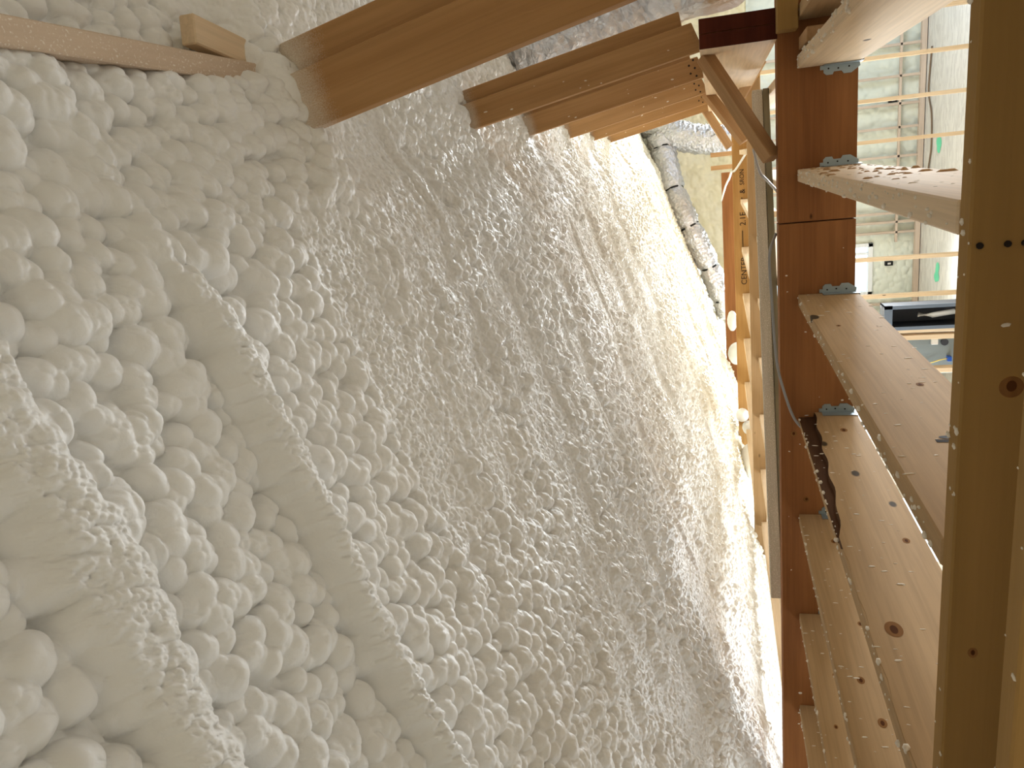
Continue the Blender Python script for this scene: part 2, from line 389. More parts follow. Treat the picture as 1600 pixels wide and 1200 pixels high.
for i, (k, xr, mat, lab, hl) in enumerate(names):
    xc = xr-.019; y0 = .953 if k != 'A' else .957
    j = empty('floor_joist', (xc, LY-.002, Jm)); tag(j, lab, 'joist', 'floor joists hung on the laminated beam')
    ln = LY-.003-y0
    rotm = Matrix.Rotation(-math.pi/2, 4, 'Z')      # local X of the board runs towards the camera (-Y)
    bm = bmesh.new()
    if k != 'C':
        addbox(bm, (0, -.019, -.092), (ln, .019, .092), .0025)
    else:             # wane: the upper right corner of the joist is missing over the first metre
        n = 60; rings = []
        for q in range(n+1):
            u = ln*q/n; d = .052*(1-.55*(u/.75)) if u < .75 else max(0.001, .0234*(1-(u-.75)/.22))
            d = max(.001, d+.004*math.sin(u*31)); w_ = .016 if u < .97 else .001
            # local +Y is world +X after rotation, so the broad lit face is at +y
            prof = [(-.019, -.092), (.019, -.092), (.019, .092-d), (.019-w_, .092-d*.92), (.019-w_*1.12, .092), (-.019, .092)]
            rings.append([bm.verts.new((u, a, b_)) for a, b_ in prof])
        for q in range(n):
            for s in range(6):
                bm.faces.new((rings[q][s], rings[q][(s+1) % 6], rings[q+1][(s+1) % 6], rings[q+1][s]))
        bm.faces.new(rings[0][::-1]); bm.faces.new(rings[-1])
        bmesh.ops.recalc_face_normals(bm, faces=bm.faces)
    bd = bmobj('lumber', bm, mat, j); bd.matrix_basis = rotm
    if k == 'C':
        bd.data.materials.append(M_BARK)
        for p in bd.data.polygons:
            if p.center.x < 1.0 and -.012 < p.center.y < .0185 and p.center.z > .03 and p.center.z < .0915: p.material_index = 1
    if k == 'A':
        flecks(bd, (.05, .019, -.085), (1.2, .019, .088), (1, 1), 70, .0045, mat=M_STUD, elong=(1, .8, 2.0), seed=40, name='brown_chips')
    flecks(bd, (0, -.019, .092), (ln, .019, .092), (2, 1), 90 if k in 'AZ' else 60, .0045, elong=(1.5, .8, .8), seed=20+i)
    flecks(bd, (0, .019, -.09), (ln, .019, .09), (1, 1), 70, .0026, elong=(.8, .45, 2.4), seed=30+i)
    if k == 'B':
        for (u, w_) in ((1.40, .05), (1.50, .05)):
            bm = bmesh.new()
            bmesh.ops.create_circle(bm, cap_ends=True, segments=14, radius=1, matrix=Matrix.Translation((u, .0197, -.004)) @ Matrix.Rotation(math.pi/2, 4, 'X') @ Matrix.Diagonal((.007, .012, 1, 1)))
            for q in range(3):
                addbox(bm, (u+.011+.005*q, .0192, -.020), (u+.0135+.005*q, .0198, .016))
            s_ = bmobj('grade_stamp', bm, M_INK, bd); s_['label'] = 'small black printed grade stamp'
    hanger(xr-.0395, xr+.0015, JT, JB-.001, hl, 1)

M_KNOT = wood('knot_wood', (126, 86, 48), (146, 104, 62), knot=0, grain=.8, rough=.85, spec=.05)
M_KNOTD = plain('knot_core', (84, 50, 26), .9, .05)
def knot(parent, c, ax, r, el=1.0):
    bm = bmesh.new()
    rot = Matrix.Rotation(math.pi/2, 4, 'X') if ax == 1 else Matrix.Identity(4)
    bmesh.ops.create_cone(bm, cap_ends=True, segments=22, radius1=r, radius2=r*.9, depth=.0008, matrix=Matrix.Translation(c) @ rot @ Matrix.Diagonal((el, 1, 1, 1)))
    k = bmobj('knot', bm, M_KNOT, parent); bm = bmesh.new()
    bmesh.ops.create_cone(bm, cap_ends=True, segments=16, radius1=r*.55, radius2=r*.5, depth=.0012, matrix=Matrix.Translation((c[0]+r*.1, c[1], c[2])) @ rot @ Matrix.Diagonal((el, .8, 1, 1)))
    bmobj('knot_core', bm, M_KNOTD, k)
JO = {round(o.location.x+.019, 3): [c for c in o.children if c.name.startswith('lumber')][0] for o in bpy.data.objects if o.name.startswith('floor_joist')}
for xr, Y_, Z_, r in ((-.9, 1.40, -.300, .016), (-.9, 1.764, -.398, .008), (-.9, 2.526, -.375, .011), (-.9, 1.17, -.335, .006),
                      (-1.287, 2.505, -.345, .009), (-1.287, 2.28, -.368, .007), (-1.287, 2.02, -.348, .007), (-1.287, 1.771, -.309, .009), (-1.287, 1.62, -.33, .010), (-.483, 2.2, -.31, .006), (-.483, 1.62, -.38, .007), (-1.695, 2.35, -.33, .007), (-1.695, 2.1, -.30, .006)):
    knot(JO[round(xr, 3)], (LY-.002-Y_, .0191, Z_+.347), 1, r, 1.6)
knot(rim, (-.277+2.95, -.304+.3725, .0192), 2, .0125, 1.0); knot(rim, (-.612+2.95, -.283+.3725, .0192), 2, .0055, 1.3)
for X_, Z_ in ((-.979, -.239), (-1.23, -.281)): knot(lv_l, (X_+2.95, Z_+.314, .0447), 2, .011)
# --- short blocking and trimmer at the top edge, right of the topmost joist
board('blocking', (.30, 2.50, -.33), (.30, 2.712, -.33), .14, .038, (0, 0, 1), M_STUD, 'short dark wood block in the notch under the wall corner', 'block')
tr = board('trimmer_joist', (.385, 1.0, -.347), (.385, 2.712, -.347), .184, .038, (0, 0, 1), M_PINE, 'brown joist with flecked edge beyond the topmost pale joist', 'joist')
flecks(tr, (0, .092, -.019), (1.7, .092, .019), (1, 1), 50, .004, seed=55)
board('header_block', (.335, 2.67, -.222), (1.2, 2.67, -.222), .06, .075, (0, 0, 1), M_RIM, 'olive brown board beside the dark beam end at top edge', 'board')

# ------------------------------------------------------------------ short wall of leaning studs on the doubled beam
yb = empty('doubled_beam', (.3675, 2.72, -.08)); tag(yb, 'doubled laminated beam running away from its dark stained end, under the stud wall', 'beam')
for q in range(2):
    bm = bmesh.new(); addbox(bm, (0, -.0223, -.118), (7.2, .0223, .118), .001)
    o = bmobj('ply', bm, M_LVL2 if q else M_PINEP, yb); o.matrix_basis = Matrix.Translation((-.0225+.045*(q), 0, .0)) @ Matrix.Rotation(math.pi/2, 4, 'Z')
bm = bmesh.new(); addbox(bm, (-.0448, -.006, -.1175), (-.0008, 0, .1175), .0008); addbox(bm, (.0008, -.006, -.1175), (.0448, 0, .1175), .0008)
o = bmobj('stained_end', bm, M_DARK, yb); o['label'] = 'dark stained end of the beam'
studlab = ['nearest and widest leaning stud, crossing the top of the photo, its head buried in foam',
           'second leaning stud, a long cracked board with square foamed head',
           'third leaning stud, nail holes near its foot',
           'fourth leaning stud, rounded dark head against the foam',
           'fifth leaning stud, small knots along it',
           'last leaning stud of the row, farthest from the camera']
for k in range(6):
    Yk = 1.44+(k > 0)*1.37+(max(k-1, 0))*.937
    if k == 0: w_, lo, hi = .108, (.405, -.255), (.142, .915)
    else: w_, lo, hi = .092, (.374, .044), (.205, .885+.02*(k < 3))
    st = empty('leaning_stud', (lo[0], Yk, lo[1])); tag(st, studlab[k], 'stud', 'leaning wall studs')
    dx, dz = hi[0]-lo[0], hi[1]-lo[1]; L_ = math.hypot(dx, dz); ux = Vector((dx/L_, 0, dz/L_)); uy = Vector((-dz/L_, 0, dx/L_))*-1; uz = ux.cross(uy)
    m = Matrix(((ux[0], uy[0], uz[0], 0), (ux[1], uy[1], uz[1], 0), (ux[2], uy[2], uz[2], 0), (0, 0, 0, 1)))
    bm = bmesh.new()
    if k == 0: addbox(bm, (0, -w_/2, -.019), (L_, w_/2, .019), .002)
    else:   # foot cut square on top of the beam
        c = dx/dz*0; sl = -dx/dz
        vs = []
        for (u, v) in ((-(-w_/2)*sl*-1*-1, -w_/2), (L_, -w_/2), (L_, w_/2), ((w_/2)*sl, w_/2)):
            vs.append((u, v))
        vs[0] = (-w_/2*sl, -w_/2)
        A_ = [bm.verts.new((u, v, -.019)) for u, v in vs]; B_ = [bm.verts.new((u, v, .019)) for u, v in vs]
        bm.faces.new(A_); bm.faces.new(B_[::-1])
        for i in range(4): bm.faces.new((A_[i], B_[i], B_[(i+1) % 4], A_[(i+1) % 4]))
        bmesh.ops.recalc_face_normals(bm, faces=bm.faces)
        bmesh.ops.bevel(bm, geom=list(bm.edges), offset=.002, segments=1, affect='EDGES')
    bd = bmobj('lumber', bm, M_BEAM, st); bd.matrix_basis = m
    bm = bmesh.new(); ofs = .068 if k == 0 else .052; addbox(bm, (.04, -w_/2+ofs, .0195), (L_-.01, w_/2+ofs, .0565), .002)
    sis = bmobj('sister_board', bm, M_BEAM, st); sis.matrix_basis = m
    s = 1 if uz[1] < 0 else -1
    if s > 0:   # local +z faces the camera: put the sister behind
        sis.matrix_basis = m @ Matrix.Translation((0, 0, -.0775))
    flecks(bd, (.05, -w_/2, -.019), (L_, w_/2, .019), (2, s), 10, .0028, elong=(2, .8, .5), seed=60+k)
    if k in (2, 3, 4):
        bm = bmesh.new()
        for q in range(5):
            bmesh.ops.create_icosphere(bm, subdivisions=1, radius=.0055, matrix=Matrix.Translation((.03+.022*(q % 2), -w_/2+.015+.017*q, s*.019)) @ Matrix.Diagonal((1, 1, .2, 1)))
        bmobj('nail_holes', bm, M_INK, bd)
# --- top plate, foam dusted, in two lengths, and a cut block
def dusted(name, c1, c2, rng):
    m = wood(name, c1, c2, knot=.5); nt = m.node_tree; b = nt.nodes['Principled BSDF']; L = nt.links
    src = b.inputs['Base Color'].links[0].from_socket
    tc = N(nt, 'ShaderNodeTexCoord'); sp = N(nt, 'ShaderNodeSeparateXYZ'); L.new(tc.outputs['Object'], sp.inputs[0])
    n = N(nt, 'ShaderNodeTexNoise'); n.inputs['Scale'].default_value = 7; n.inputs['Detail'].default_value = 4; L.new(tc.outputs['Object'], n.inputs[0])
    n2 = N(nt, 'ShaderNodeTexNoise'); n2.inputs['Scale'].default_value = 420; L.new(tc.outputs['Object'], n2.inputs[0])
    a = N(nt, 'ShaderNodeMath', operation='MULTIPLY_ADD'); L.new(n.outputs[0], a.inputs[0]); a.inputs[1].default_value = .12; L.new(sp.outputs[0], a.inputs[2])
    a2 = N(nt, 'ShaderNodeMath', operation='MULTIPLY_ADD'); L.new(n2.outputs[0], a2.inputs[0]); a2.inputs[1].default_value = .09; L.new(a.outputs[0], a2.inputs[2])
    mr = N(nt, 'ShaderNodeMapRange'); L.new(a2.outputs[0], mr.inputs[0]); mr.inputs[1].default_value = rng[0]+.1; mr.inputs[2].default_value = rng[1]+.1
    L.new(mix(nt, mr.outputs[0], src, lin((222, 212, 196))), b.inputs['Base Color']); return m
M_BEAMD = dusted('rafter_lumber_foamed_head', (164, 122, 78), (182, 140, 94), (.99, 1.08))
M_BEAMD2 = dusted('stud_lumber_foamed_head', (164, 122, 78), (182, 140, 94), (.80, .87))
M_PLATE = dusted('plate_lumber', (206, 176, 144), (222, 196, 166), (-2, -1.5))
st_ = [o for o in bpy.data.objects if o.name.startswith('leaning_stud')]
for i, s_ in enumerate(sorted(st_, key=lambda q: q.location.y)):
    for c_ in s_.children:
        if c_.data: c_.data.materials[0] = M_BEAMD if i == 0 else M_BEAMD2
M_PL1 = wood('plate_lumber_bare', (196, 172, 148), (212, 190, 166), knot=.2, dust=.12, grain=.5)
board('top_plate', (.233, -.6, .905), (.233, 1.40, .905), .148, .038, (0, 0, 1), M_PL1, 'foam dusted top plate board at the upper left, running to the nearest leaning stud', 'board')
board('top_plate', (.20, 1.50, .935), (.20, 2.79, .935), .10, .05, (0, 0, 1), M_PL1, 'whitened stub of top plate between nearest and second leaning stud', 'board')
board('cut_block', (.295, 1.25, .862), (.272, 1.412, .862), .03, .05, (0, 0, 1), M_PINEP, 'short angled offcut block lying over the end of the dusted top plate', 'block')

# foam collar round the head of the nearest stud
def foam_lump(name, c, r, seed, label, group=None, n=48, sub=None, mat=M_FOAM, amp=.006):
    th = np.linspace(0, math.pi, n)[:, None]; ph = np.linspace(0, 2*math.pi, 2*n)[None, :]
    x = np.sin(th)*np.cos(ph); y = np.sin(th)*np.sin(ph); z = np.cos(th)*np.ones_like(ph)
    hx = x*r[0]; hy = y*r[1]; hz = z*r[2]
    d = domes(hx+hz*.7+seed, hy-hz*.5, .022, seed, hv=.5)/.022*amp+.01*(fbm(hx*20+seed+hz*11, hy*20+7+hz*9, seed)-.5)
    P = np.stack([c[0]+hx+x*d, c[1]+hy+y*d, c[2]+ZC+hz+z*d], -1)
    P[:, -1] = P[:, 0]; P[0] = P[0, :1]; P[-1] = P[-1, :1]
    P[..., 0] -= c[0]; P[..., 1] -= c[1]; P[..., 2] -= c[2]+ZC
    o = build_heightfield(name, P, mat); o.location = V(*c); return tag(o, label, 'foam', group)
foam_lump('foam_lump', (.172, 1.45, .86), (.105, .075, .10), 3, 'swollen foam collar gripping the head of the nearest leaning stud', n=60)

# ------------------------------------------------------------------ knee braces
for (a, b_, lab, w_) in (((.318, 2.90, .022), (-.035, 2.75, -.180), 'nearest diagonal knee brace, its foot beside the laminated beam', .055),
                        ((.338, 4.80, .035), (.048, 4.75, -.165), 'middle diagonal knee brace under the doubled beam', .06),
                        ((.338, 6.60, .062), (.036, 6.58, -.115), 'farthest and shortest diagonal knee brace', .06)):
    board('knee_brace', a, b_, w_, .038, (1, 0, 1), M_STUD, lab, 'brace', 'knee braces along the doubled beam', bev=.0015)
board('knee_brace', (.43, 4.4, -.24), (.262, 4.6, -.13), .05, .038, (1, 0, 1), M_STUD, 'diagonal brace leaning the opposite way beneath the doubled beam', 'brace', 'knee braces along the doubled beam', bev=.0015)

# ------------------------------------------------------------------ boards beyond the main beam
board('plate_board', (-3.0, 5.30, -.238), (.42, 5.30, -.238), .084, .038, (0, 0, 1), M_PINE, 'long thin stud laid across just beyond the main beam, nail heads along it', 'board')
gp = empty('loose_plank', (0, 0, 0)); gp.location = V(.10, 3.8, -.242)
tag(gp, 'dusty grey doubled plank laid skew over the joists just behind the main beam', 'plank')
def child_board(parent, name, p0, p1, w, t, mat):
    o = board(name, p0, p1, w, t, (0, 0, 1), mat); m = o.matrix_world.copy()
    o.parent = parent; o.matrix_parent_inverse = Matrix.Identity(4); o.matrix_basis = Matrix.Translation(-parent.location) @ m; return o
child_board(gp, 'upper_lumber', (.25, 3.87, -.192), (-1.80, 2.99, -.192), .045, .038, M_GREY)
o = child_board(gp, 'lower_lumber', (.25, 3.87, -.229), (-1.80, 2.99, -.229), .027, .05, M_GREYE); o['label'] = 'dark weathered lower strip of the plank'
t_ = empty('text_beam', (0, 0, 0)); t_.name = 'printed_beam'; t_.location = V(-1.2, 6.99, -.25)
tag(t_, 'golden laminated beam printed with black lettering, middle distance', 'beam')
child_board(t_, 'lumber', (-3.0, 7.02, -.256), (.9, 7.02, -.256), .236, .045, M_LVL2)
def text(s, x, z, size, parent, y=6.996):
    cu = bpy.data.curves.new('lettering', 'FONT'); cu.body = s; cu.size = size; cu.extrude = .0006; cu.align_x = 'LEFT'
    cu.materials.append(M_INK); tmp = bpy.data.objects.new('tmp', cu); COL.objects.link(tmp)
    dg = bpy.context.evaluated_depsgraph_get(); me = bpy.data.meshes.new_from_object(tmp.evaluated_get(dg)); bpy.data.objects.remove(tmp)
    o = bpy.data.objects.new('lettering', me); COL.objects.link(o); o.parent = parent
    o.matrix_basis = Matrix.Translation(V(x, y, z)-parent.location) @ Matrix.Rotation(math.pi/2, 4, 'X'); return o
text('CENTER', -1.13, -.236, .066, t_); text('2.1E', -.62, -.236, .068, t_); text('&', -.35, -.236, .062, t_); text('SRON', -.28, -.230, .05, t_)
bm = bmesh.new(); addbox(bm, (-.90, 6.993, -.212+ZC), (-.66, 6.997, -.207+ZC)); addbox(bm, (-.44, 6.993, -.212+ZC), (-.38, 6.997, -.207+ZC))
o = bmobj('printed_rule', bm, M_INK, t_); o.matrix_basis = Matrix.Translation(-t_.location)
board('distant_beam', (-3.0, 9.03, -.178), (-.21, 9.03, -.178), .236, .045, (0, 0, 1), M_LVL, 'farthest reddish laminated beam, its cut end near the duct', 'beam')
for q, (x_, lab) in enumerate(((-.015, 'thin upright stud right beside the drop duct, left one of two'), (-.16, 'thin upright stud over the far beam, right one of two'))):
    board('far_stud', (x_, 9.5, -.43), (x_, 9.5, .05), .05, .04, (1, 0, 0), M_STUD, lab, 'stud', 'thin studs beyond the far beam')
ordn = ['first', 'second', 'third', 'fourth', 'fifth', 'sixth', 'seventh']
for q in range(7):
    x_ = -.415-.405*(q-1)
    board('far_joist', (x_, 5.33, -.29), (x_, 6.99, -.29), .184, .038, (0, 0, 1), M_PINEP, '%s short pale joist from the wall corner, butting the printed beam' % ordn[q], 'joist', 'joists against the printed beam')
for q in range(8):
    x_ = .25-.405*q
    board('middle_joist', (x_, LY+.095, -.335), (x_, 5.275, -.335), .184, .038, (0, 0, 1), M_PINEP, 'joist just behind the main beam, %s from the wall corner' % (ordn+['eighth'])[q], 'joist', 'joists behind the main beam')
# foam lumps squeezed onto the far beams
for (c, r, s, lab) in (((-1.80, 8.7, -.13), (.11, .12, .05), 4, 'smooth foam bulb against the far beam below the duct'),
                       ((-2.15, 8.6, -.17), (.12, .12, .09), 5, 'foam bulge at the lower end of the far beam'),
                       ((-2.30, 6.9, -.17), (.06, .05, .05), 6, 'rounded foam blob on the printed beam, upper of two'),
                       ((-2.42, 6.9, -.22), (.06, .05, .05), 8, 'rounded foam blob on the printed beam, lower of two'),
                       ((-2.62, 6.6, -.22), (.10, .3, .08), 10, 'foam clump where printed beam meets the eave')):
    foam_lump('foam_blob', c, r, s, lab, 'foam blobs on the far beams', n=24, amp=.004)

# ------------------------------------------------------------------ cables
def cable(pts, r, mat, label):
    o0 = Vector(pts[0]); p = smoothpath([V(*q)-V(*pts[0]) for q in pts]); bm = tube_bm(p, r, 8)
    o = bmobj('cable', bm, mat, None, True); o.location = V(*pts[0]); return tag(o, label, 'cable')
cable([(-.28, 2.76, -.19), (-.344, 2.70, -.165), (-.494, 2.69, -.170), (-.695, 2.69, -.182), (-.81, 2.69, -.205), (-.904, 2.67, -.236), (-.95, 2.64, -.275)], .0045, M_CABLEG, 'grey cable drooping along the main beam to the bark edged joist')
cable([(.02, 6.6, -.26), (-.06, 6.7, -.215), (-.15, 6.9, -.158), (-.165, 6.98, -.13), (-.22, 7.4, -.12), (-.33, 8.2, -.09), (-.5, 8.9, -.055)], .009, M_CABLE, 'white cable looping over the printed beam')
cable([(.0, 3.6, -.16), (-.089, 3.4, -.174), (-.121, 3.3, -.195), (-.16, 2.85, -.215), (-.2, 2.83, -.26)], .0055, M_CABLEG, 'short dark grey cable curving behind the main beam')

# ------------------------------------------------------------------ foil ducts
def foil_mat():
    m, nt, b = newmat('foil_jacket', .3, .5, .9); L = nt.links
    b.inputs['Base Color'].default_value = lin((205, 205, 208))
    tc = N(nt, 'ShaderNodeTexCoord'); 
    n = N(nt, 'ShaderNodeTexVoronoi'); n.inputs['Scale'].default_value = 26; L.new(tc.outputs['Object'], n.inputs[0])
    n2 = N(nt, 'ShaderNodeTexNoise'); n2.inputs['Scale'].default_value = 34; n2.inputs['Detail'].default_value = 5; n2.inputs['Distortion'].default_value = 1.5; L.new(tc.outputs['Object'], n2.inputs[0])
    ad = N(nt, 'ShaderNodeMath', operation='ADD'); L.new(n.outputs['Distance'], ad.inputs[0]); L.new(n2.outputs[0], ad.inputs[1])
    bp = N(nt, 'ShaderNodeBump'); bp.inputs['Strength'].default_value = .8; bp.inputs['Distance'].default_value = .015
    L.new(ad.outputs[0], bp.inputs['Height']); L.new(bp.outputs[0], b.inputs['Normal']); return m
M_FOIL = foil_mat()
def duct(pts, r, label, straps=(), seed=1, n=14, seg=28):
    base = V(*pts[0]); p = smoothpath([V(*q)-base for q in pts], n); rr = random.Random(seed)
    N_ = len(p); W_ = {}
    def wob(i, k):
        return .05*math.sin(i*.9+k*1.3+seed)+.035*math.sin(i*2.3-k*.8)+rr.uniform(-.02, .02)
    rad = []
    sid = [s*(N_-1) for s in straps]
    for i in range(N_):
        f_ = 1.0
        for s in sid: f_ = min(f_, .80+.20*min(1, abs(i-s)/2.2)**.6)
        rad.append((r[0]+(r[1]-r[0])*i/(N_-1))*f_)
    root = empty('flexible_duct'); root.location = base; tag(root, label, 'duct')
    bmobj('foil_jacket', tube_bm(p, rad, seg, wob), M_FOIL, root, True)
    for s in sid:
        i = int(s); t = s-i; q = p[i].lerp(p[min(i+1, N_-1)], t); d_ = (p[min(i+1, N_-1)]-p[max(i-1, 0)]).normalized()
        rs = (r[0]+(r[1]-r[0])*s/(N_-1))*.86
        bmobj('strap', tube_bm([q-d_*.012, q+d_*.012], rs, seg), M_BLACK, root)
    return root
duct([(.28, 10.2, .66), (-.05, 10.1, .60), (-.45, 9.9, .49), (-.85, 9.8, .32), (-1.3, 9.9, .13), (-1.75, 10.0, -.02), (-2.0, 10.1, -.10)], (.17, .12),
     'silver foil flexible duct with black straps running down the foamed slope', (.08, .31, .49, .68, .84), 2)
duct([(.62, 10.5, .90), (.42, 10.3, .74), (.30, 10.2, .52), (.20, 10.2, .22), (.16, 10.2, -.05), (.14, 10.2, -.35)], (.19, .17),
     'wide silver foil duct dropping past the far end of the stud row', (), 5)
duct([(.62, 4.2, 1.0), (.63, 4.15, .78), (.70, 4.1, .5), (.76, 4.0, .25), (.82, 3.8, .05), (1.3, 3.6, -.02), (2.4, 3.6, .0)], (.17, .17),
     'crumpled foil duct glimpsed between the two nearest leaning studs', (), 9)
duct([(.50, 3.02, -.02), (.75, 3.05, .0), (1.2, 3.1, .03), (2.4, 3.1, .05)], (.115, .13), 'crinkled foil duct end at the top edge above the dark beam end', (), 12)

# ------------------------------------------------------------------ far gable wall with foam
def foamwall(xs, zs, y, seed, cell, amp, big):
    Xw, Zw = np.meshgrid(xs, zs)
    h = domes(Xw+.03*fbm(Xw*9, Zw*9, seed), Zw, cell, seed, hv=.5)/cell*amp+big*(fbm(Xw*2.2, Zw*2.2, seed+3)-.5)
    return np.stack([Xw, y-h, Zw+ZC], -1)
o = build_heightfield('wall_far', foamwall(np.linspace(-3.05, 2.7, 380), np.linspace(-.5, 1.9, 170), 11.62, 301, .05, .018, .22), M_FOAMY)
tag(o, 'yellowish foamed gable wall at the far end', kind='structure')
# lower far wall: foamed bays round a window opening
xs = np.linspace(-3.05, 2.7, 300)
for nm, x0, x1, z0, z1 in (('wall_far_right', -1.40, 2.7, -2.62, -.45), ('wall_far_left', -3.05, -2.12, -2.62, -.45), ('wall_far_sill', -2.12, -1.40, -2.62, -2.06)):
    o = build_heightfield(nm, foamwall(np.linspace(x0, x1, int((x1-x0)/.016)), np.linspace(z0, z1, 120), 11.60, 330, .06, .016, .08), M_FOAMW)
    tag(o, kind='structure')
M_WSTUD = wood('pale_wall_stud', (196, 178, 160), (212, 194, 176), knot=.4)
wx = [1.10, .72, .38, .088, -.277, -.64, -1.01, -1.13, -1.268, -2.25, -2.6]
lbl = {0: 'far wall stud at the very top, mostly behind the topmost joist', 1: 'far wall stud next to the topmost joist', 2: 'far wall stud passing beside the upper electrical box', 3: 'far wall stud below the upper electrical box', 4: 'far wall stud seen just above the chip covered joist',
       5: 'far wall stud hidden behind the chip covered joist', 6: 'far wall stud, uppermost of the group beside the window', 7: 'far wall stud in the middle of the group beside the window', 8: 'far wall trimmer stud forming the window side',
       9: 'far wall stud at the lower side of the window', 10: 'far wall stud beyond the window, mostly hidden by joists'}
for q, x_ in enumerate(wx):
    board('wall_stud', (x_, 11.52, -2.60), (x_, 11.52, -.46), .06, .032, (0, 1, 0), M_WSTUD, lbl[q], 'stud', 'studs of the far foamed wall')
board('blocking_row', (-1.40, 11.515, -2.335), (2.6, 11.515, -2.335), .03, .05, (0, 0, 1), M_WSTUD, 'row of pale blocking crossing the far foamed wall', 'board')
board('bottom_plate', (-3.0, 11.50, -2.590), (2.6, 11.50, -2.590), .06, .09, (0, 0, 1), M_WSTUD, 'bottom plate of the far foamed wall on the floor', 'board')
# window
wf = empty('window_1'); wf.location = V(-1.76, 11.6, -1.4); wf['kind'] = 'structure'
bm = bmesh.new(); 
for lo, hi in (((-.36, -.05, -.66), (-.31, .05, .75)), ((.31, -.05, -.66), (.36, .05, .75)), ((-.36, -.05, -.66), (.36, .05, -.60)), ((-.36, -.05, .69), (.36, .05, .75)), ((.20, -.02, -.6), (.235, .02, .69))): addbox(bm, lo, hi, .003)
bmobj('window_frame', bm, plain('white_vinyl', (235, 238, 240), .4), wf)
g, nt, b = newmat('window_glass', .05, .5); b.inputs['Base Color'].default_value = (.9, 1, 1, 1); b.inputs['Transmission Weight'].default_value = 1; b.inputs['IOR'].default_value = 1.02
bm = bmesh.new(); addbox(bm, (-.31, .0, -.6), (.31, .006, .69)); bmobj('pane', bm, g, wf)
for (x_, z_, lab) in ((.437, -2.255, 'small black electrical box on the far wall, upper one near the topmost joist'), (-1.69, -2.26, 'small black electrical box on the far wall beside the window')):
    e = empty('electrical_box'); e.location = V(x_, 11.54, z_); tag(e, lab, 'electrical box', 'electrical boxes on the far wall')
    bm = bmesh.new(); addbox(bm, (-.03, -.03, -.05), (.03, .04, .05), .004); bmobj('housing', bm, M_BLACK, e)
    bm = bmesh.new(); addbox(bm, (-.012, -.034, -.02), (.012, -.03, .02), .001); bmobj('device', bm, M_CABLE, e)

# ------------------------------------------------------------------ lower floor, walls, partition
def osb(name, c1, c2):
    m, nt, b = newmat(name, .6, .3); L = nt.links; tc = N(nt, 'ShaderNodeTexCoord')
    mp = N(nt, 'ShaderNodeMapping'); mp.inputs['Scale'].default_value = (5, 16, 16); L.new(tc.outputs['Object'], mp.inputs[0])
    v = N(nt, 'ShaderNodeTexVoronoi'); v.inputs['Scale'].default_value = 1.6; v.inputs['Randomness'].default_value = 1; L.new(mp.outputs[0], v.inputs[0])
    s = N(nt, 'ShaderNodeSeparateColor'); L.new(v.outputs['Color'], s.inputs[0])
    n = N(nt, 'ShaderNodeTexNoise'); n.inputs['Scale'].default_value = 3; n.inputs['Detail'].default_value = 6; L.new(mp.outputs[0], n.inputs[0])
    c = mix(nt, n.outputs[0], ramp(nt, s.outputs[0], [(.1, lin(c1)), (.9, lin(c2))]).outputs[0], lin(c2))
    L.new(c, b.inputs['Base Color']); return m
M_OSB = osb('strand_board', (186, 180, 172), (222, 218, 210))
M_OSBD = osb('wall_strand_board', (160, 146, 124), (190, 176, 152))
def box_struct(name, lo, hi, mat, kind='structure'):
    bm = bmesh.new(); addbox(bm, (lo[0], lo[1], lo[2]+ZC), (hi[0], hi[1], hi[2]+ZC)); o = bmobj(name, bm, mat); o['kind'] = kind; return o
box_struct('floor', (-3.15, -2.2, -2.72), (2.8, 11.8, -2.63), M_OSB)
bm = bmesh.new()
for (a, b0) in ((-3.05, 2.7),):
    pass
# left wall with four window openings
segs = [(-2.2, .5), (1.9, 3.2), (4.6, 5.6), (7.0, 8.2), (9.6, 11.8)]
for a, c in segs: addbox(bm, (-3.15, a, -2.62+ZC), (-3.02, c, -.20+ZC))
addbox(bm, (-3.15, -2.2, -2.62+ZC), (-3.02, 11.8, -1.75+ZC)); addbox(bm, (-3.15, -2.2, -.6+ZC), (-3.02, 11.8, -.05+ZC))
o = bmobj('wall_left', bm, M_OSBD); o['kind'] = 'structure'
box_struct('wall_right', (2.62, -2.2, -2.62), (2.75, 11.8, 2.0), M_OSBD)
box_struct('wall_back', (-3.15, -2.3, -2.62), (2.8, -2.2, 2.0), M_OSBD)
board('soleplate', (-2.9, 9.0, -2.60), (2.5, 9.0, -2.60), .05, .09, (0, 0, 1), M_PINEP, 'pale sole plate of the partition on the lower floor', 'board')
for q in range(9):
    x_ = .76-.405*(q-2)
    lab = ['partition stud out of frame above', 'partition stud behind the topmost joist', 'slim partition stud in the top opening, uppermost', 'slim partition stud in the top opening, second down',
           'slim partition stud in the top opening, third down', 'partition stud hidden mostly behind the chip covered joist', 'slim partition stud hidden at the chipped joist underside', 'slim partition stud crossing in front of the window, upper',
           'slim partition stud crossing just below the window'][q]
    if q in (0, 6): continue
    board('partition_stud', (x_, 9.0, -2.57), (x_, 9.0, -.45), .089, .038, (0, 1, 0), M_PINEP, lab, 'stud', 'slim partition studs on the lower floor')
